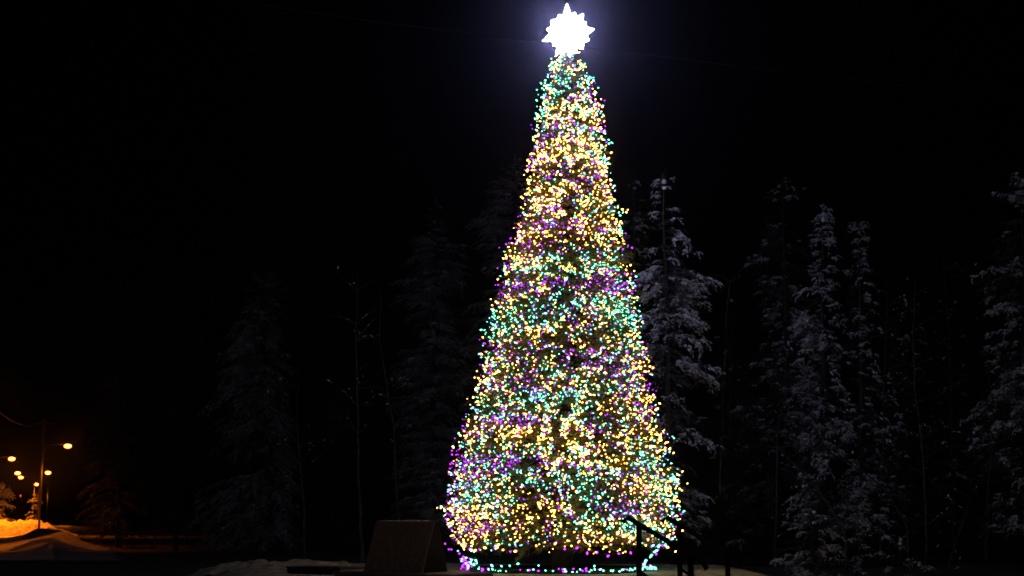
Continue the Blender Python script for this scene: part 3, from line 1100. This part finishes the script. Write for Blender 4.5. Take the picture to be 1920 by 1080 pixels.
ridge([(-7.8, 37.8, .12), (-7.0, 37.6, .34), (-6.0, 37.4, .42), (-4.9, 37.4, .42), (-3.6, 37.5, .37)], .8, .16, 3, 'lumpy bank of ploughed snow behind the black box')
ridge([(-34.5, 112, 0), (-33.3, 110, 0), (-31.8, 109, 0), (-30.3, 108.5, 0)], 1.2, .5, 8, 'rough orange-lit snow bank at the street corner')
ridge([(-62, 150, 0), (-52, 146, .1), (-46, 142, .1), (-41, 140, 0)], 2.6, 1.2, 14, 'long snow bank across the street below the lamps')

# ------------------------------------------------------------------ stair with two handrails at right
def handrail(Y, start, end, post_a, post_b, zb, label):
    a, b = at(*start, Y), at(*end, Y)
    dx = (b - a).normalized()

    def on(px):
        X = (px - 960) / F_PX * Y
        t = (X - a.x) / (b.x - a.x)
        return a.lerp(b, t)
    p1, p2 = on(post_a), on(post_b)
    root = empty('handrail', (p1.x, Y, zb), label, 'handrail', 'handrails of the terrace stair')
    mb = MB()
    mb.tube([a + Vector((-.05, 0, -.05)), a, b, b + Vector((.03, 0, -.06))], .026, 10)
    mb.build('top_rail', M['metal'], root, smooth=True)
    for p, z in ((p1, zb), (p2, zb - .28)):
        mb = MB()
        mb.tube([(p.x, Y, z), (p.x, Y, p.z - .01)], .029, 10)
        mb.build('post', M['metal'], root, smooth=True)
        mb = MB()
        mb.tube([(p.x, Y, z), (p.x, Y, z + .015)], .07, 12)
        mb.build('base_flange', M['metal'], root)
    mb = MB()
    mb.tube([p1 + Vector((0, 0, -.45)), p2 + Vector((0, 0, -.45))], .018, 8)
    mb.build('mid_rail', M['metal'], root, smooth=True)


handrail(15.0, (1177, 970), (1319, 1056), 1195, 1290, .55, 'nearer black tubular handrail sloping down to the right, in front of the lights')
handrail(16.4, (1250, 970), (1386, 1052), 1270, 1358, .55, 'farther black tubular handrail sloping down to the right, beside the lit skirt')
root = empty('stair', (1.5, 15.7, 0), 'concrete steps between the two black handrails', 'steps')
for k in range(3):
    mb = MB()
    mb.box(.9 + .3 * k, 1.2 + .3 * k + (0 if k < 2 else .3), 14.8, 16.7, -.1, .55 - .18 * k)
    mb.build('step', M['concrete'], root, bevel=.01)

# ------------------------------------------------------------------ overhead cable
mb = MB()
p0, p1, p2, p3, p4 = at(300, -18, 58), at(700, 40, 58), at(1000, 77, 58), at(1500, 138, 58), at(2000, 195, 58)
mb.tube([p0, p1, p2, p3, p4], .016, 6, False)
props(mb.build('overhead_cable', M['cable'], smooth=True), 'thin cable crossing the black sky behind the star', 'cable')


# ------------------------------------------------------------------ street lamps
def lamp_light(p, power, root):
    l = bpy.data.lights.new('sodium_lamp', 'SPOT')
    l.spot_size = math.radians(136)
    l.spot_blend = 0.5
    l.energy = power
    l.color = (1.0, 0.19, 0.004)
    l.shadow_soft_size = .25
    o = bpy.data.objects.new('lamp_glow', l)
    C.objects.link(o)
    o.parent = root
    o.location = Vector(p) - root.location
    return o


def lamp_head(p, sx, root, size=1.0):
    """cobra head at p; arm comes from direction -sx"""
    mb = MB()
    prof = [(-.45, .06, .05), (-.2, .13, .09), (.15, .17, .10), (.4, .10, .06), (.46, .02, .02)]
    vs, fs = [], []
    for x, w, h in prof:
        for k in range(8):
            a = 2 * math.pi * k / 8
            vs.append((p.x + sx * x * size, p.y + w * size * math.cos(a), p.z + .13 * size + max(-.02, h * math.sin(a)) * size))
    for i in range(4):
        for k in range(8):
            fs.append((i * 8 + k, i * 8 + (k + 1) % 8, i * 8 + 8 + (k + 1) % 8, i * 8 + 8 + k))
    mb.add(vs, fs)
    hd = mb.build('lamp_head', M['galv'], root, smooth=True)
    mb = MB()
    vs, fs = [], []
    for i in range(6):
        th = math.pi * i / 5
        for k in range(10):
            a = 2 * math.pi * k / 10
            vs.append((p.x + .42 * size * math.sin(th) * math.cos(a), p.y + .3 * size * math.sin(th) * math.sin(a), p.z - .02 + .24 * size * math.cos(th)))
    for i in range(5):
        for k in range(10):
            fs.append((i * 10 + k, i * 10 + (k + 1) % 10, i * 10 + 10 + (k + 1) % 10, i * 10 + 10 + k))
    mb.add(vs, fs)
    mb.build('lens', M['sodium'], root, smooth=True)
    return hd


def street_lamp(px, py, Y, side, power, label, size=1.0):
    p = at(px, py, Y)
    bx = p.x - side * 2.2
    root = empty('street_lamp', (bx, Y, 0), label, 'street lamp', 'sodium street lamps along the road')
    mb = MB()
    mb.tube([(bx, Y, -.1), (bx, Y, p.z - .4)], [.11, .07], 8)
    mb.build('pole', M['galv'], root, smooth=True)
    mb = MB()
    mb.tube([(bx, Y, p.z - .4), (bx + side * .6, Y, p.z + .1), (p.x - side * .4 * size, Y, p.z + .16)], .045, 6)
    mb.build('arm', M['galv'], root, smooth=True)
    lamp_head(p, side, root, size * .85)
    lamp_light(p + Vector((0, -.1, -.45)), power, root)


street_lamp(127, 836, 136, 1, 2200, 'rightmost and highest orange street lamp, on its own at the wood edge', 1.0)
street_lamp(22, 860, 142, 1, 10500, 'orange street lamp nearest the left edge of the photo', .95)
street_lamp(39, 895, 238, -1, 5000, 'orange street lamp just below the one on the long cross arm', 1.15)
street_lamp(68, 908, 285, -1, 3000, 'lowest and farthest orange street lamp, left of the tall pole', 1.25)
street_lamp(-8, 744, 84, 1, 1400, 'nearest orange street lamp, just outside the left edge', .5)

# utility pole with two lamps on a cross arm
PY_ = 180.0
t = at(84, 786, PY_)
root = empty('utility_pole', (t.x, PY_, 0), 'tall wooden utility pole carrying two orange lamps on its arms', 'utility pole')
mb = MB()
mb.tube([(t.x - .25, PY_, -.2), (t.x, PY_, t.z)], [.24, .17], 8)
mb.build('pole', M['wood'], root, smooth=True)
l1, l2 = at(33, 887, PY_), at(90, 886, PY_ - 3)
mb = MB()
mb.tube([(t.x - .1, PY_, l1.z + .16), (l1.x + .4, PY_, l1.z + .16)], .06, 6)
mb.build('arm', M['galv'], root)
mb = MB()
mb.tube([(t.x, PY_, l2.z + .1), (l2.x - .3, PY_ - 3, l2.z + .16)], .05, 6)
mb.build('arm', M['galv'], root)
mb = MB()
mb.box(t.x - 1.2, t.x + 1.2, PY_ - .25, PY_ - .19, t.z - .6, t.z - .45)
mb.build('crossbar', M['wood'], root)
lamp_head(l1, -1, root, .85)
lamp_head(l2, 1, root, .85)
lamp_light(l1 + Vector((0, -.1, -.5)), 1200, root)
lamp_light(l2 + Vector((-.2, -.1, -.5)), 1200, root)
mb = MB()
q = at(-60, 706, 90)
pp = []
for i in range(13):
    f = i / 12
    p = Vector((t.x, PY_, t.z - .1)).lerp(q, f)
    p.z -= 1.6 * (4 * f * (1 - f))
    pp.append(p)
mb.tube(pp, .035, 5, False)
props(mb.build('power_line', M['cable']), 'sagging power line from the tall utility pole out of the left edge', 'cable')

# distant signal with red lights on a mast arm
SYY = 230.0
a_, b_ = at(18, 927, SYY), at(44, 927, SYY)
root = empty('traffic_signal', (a_.x, SYY, 0), 'distant mast arm with a red signal light over the street', 'traffic signal')
mb = MB()
mb.tube([(a_.x, SYY, 0), (a_.x, SYY, a_.z)], .1, 6)
mb.build('mast', M['galv'], root)
mb = MB()
mb.tube([a_, b_], .05, 6)
mb.build('arm', M['galv'], root)
for px in (39,):
    c_ = at(px, 931, SYY)
    mb = MB()
    mb.box(-.2, .2, -.12, .12, -.55, .3, 0, (c_.x, SYY, c_.z))
    hd = mb.build('signal_head', M['metal'], root, bevel=.03)
    mb = MB()
    mb.tube([(c_.x, SYY - .13, c_.z + .1), (c_.x, SYY - .17, c_.z + .1)], .15, 10)
    ob = mb.build('red_lens', M['red'])
    ob.parent = hd
    ob.location = -root.location - hd.location

# ------------------------------------------------------------------ thin air volume added to imitate lens glow
hz = bpy.data.materials.new('glow_haze')
hz.use_nodes = True
nt = hz.node_tree
nt.nodes.remove(nt.nodes['Principled BSDF'])
pv = nt.nodes.new('ShaderNodeVolumePrincipled')
pv.inputs['Color'].default_value = (.64, .66, 1, 1)
pv.inputs['Density'].default_value = 0.00036
pv.inputs['Anisotropy'].default_value = 0.98
nt.links.new(pv.outputs[0], nt.nodes['Material Output'].inputs['Volume'])
mb = MB()
mb.box(-150, 60, -20, 330, -1.5, 22)
props(mb.build('glow_haze', hz), kind='stuff')
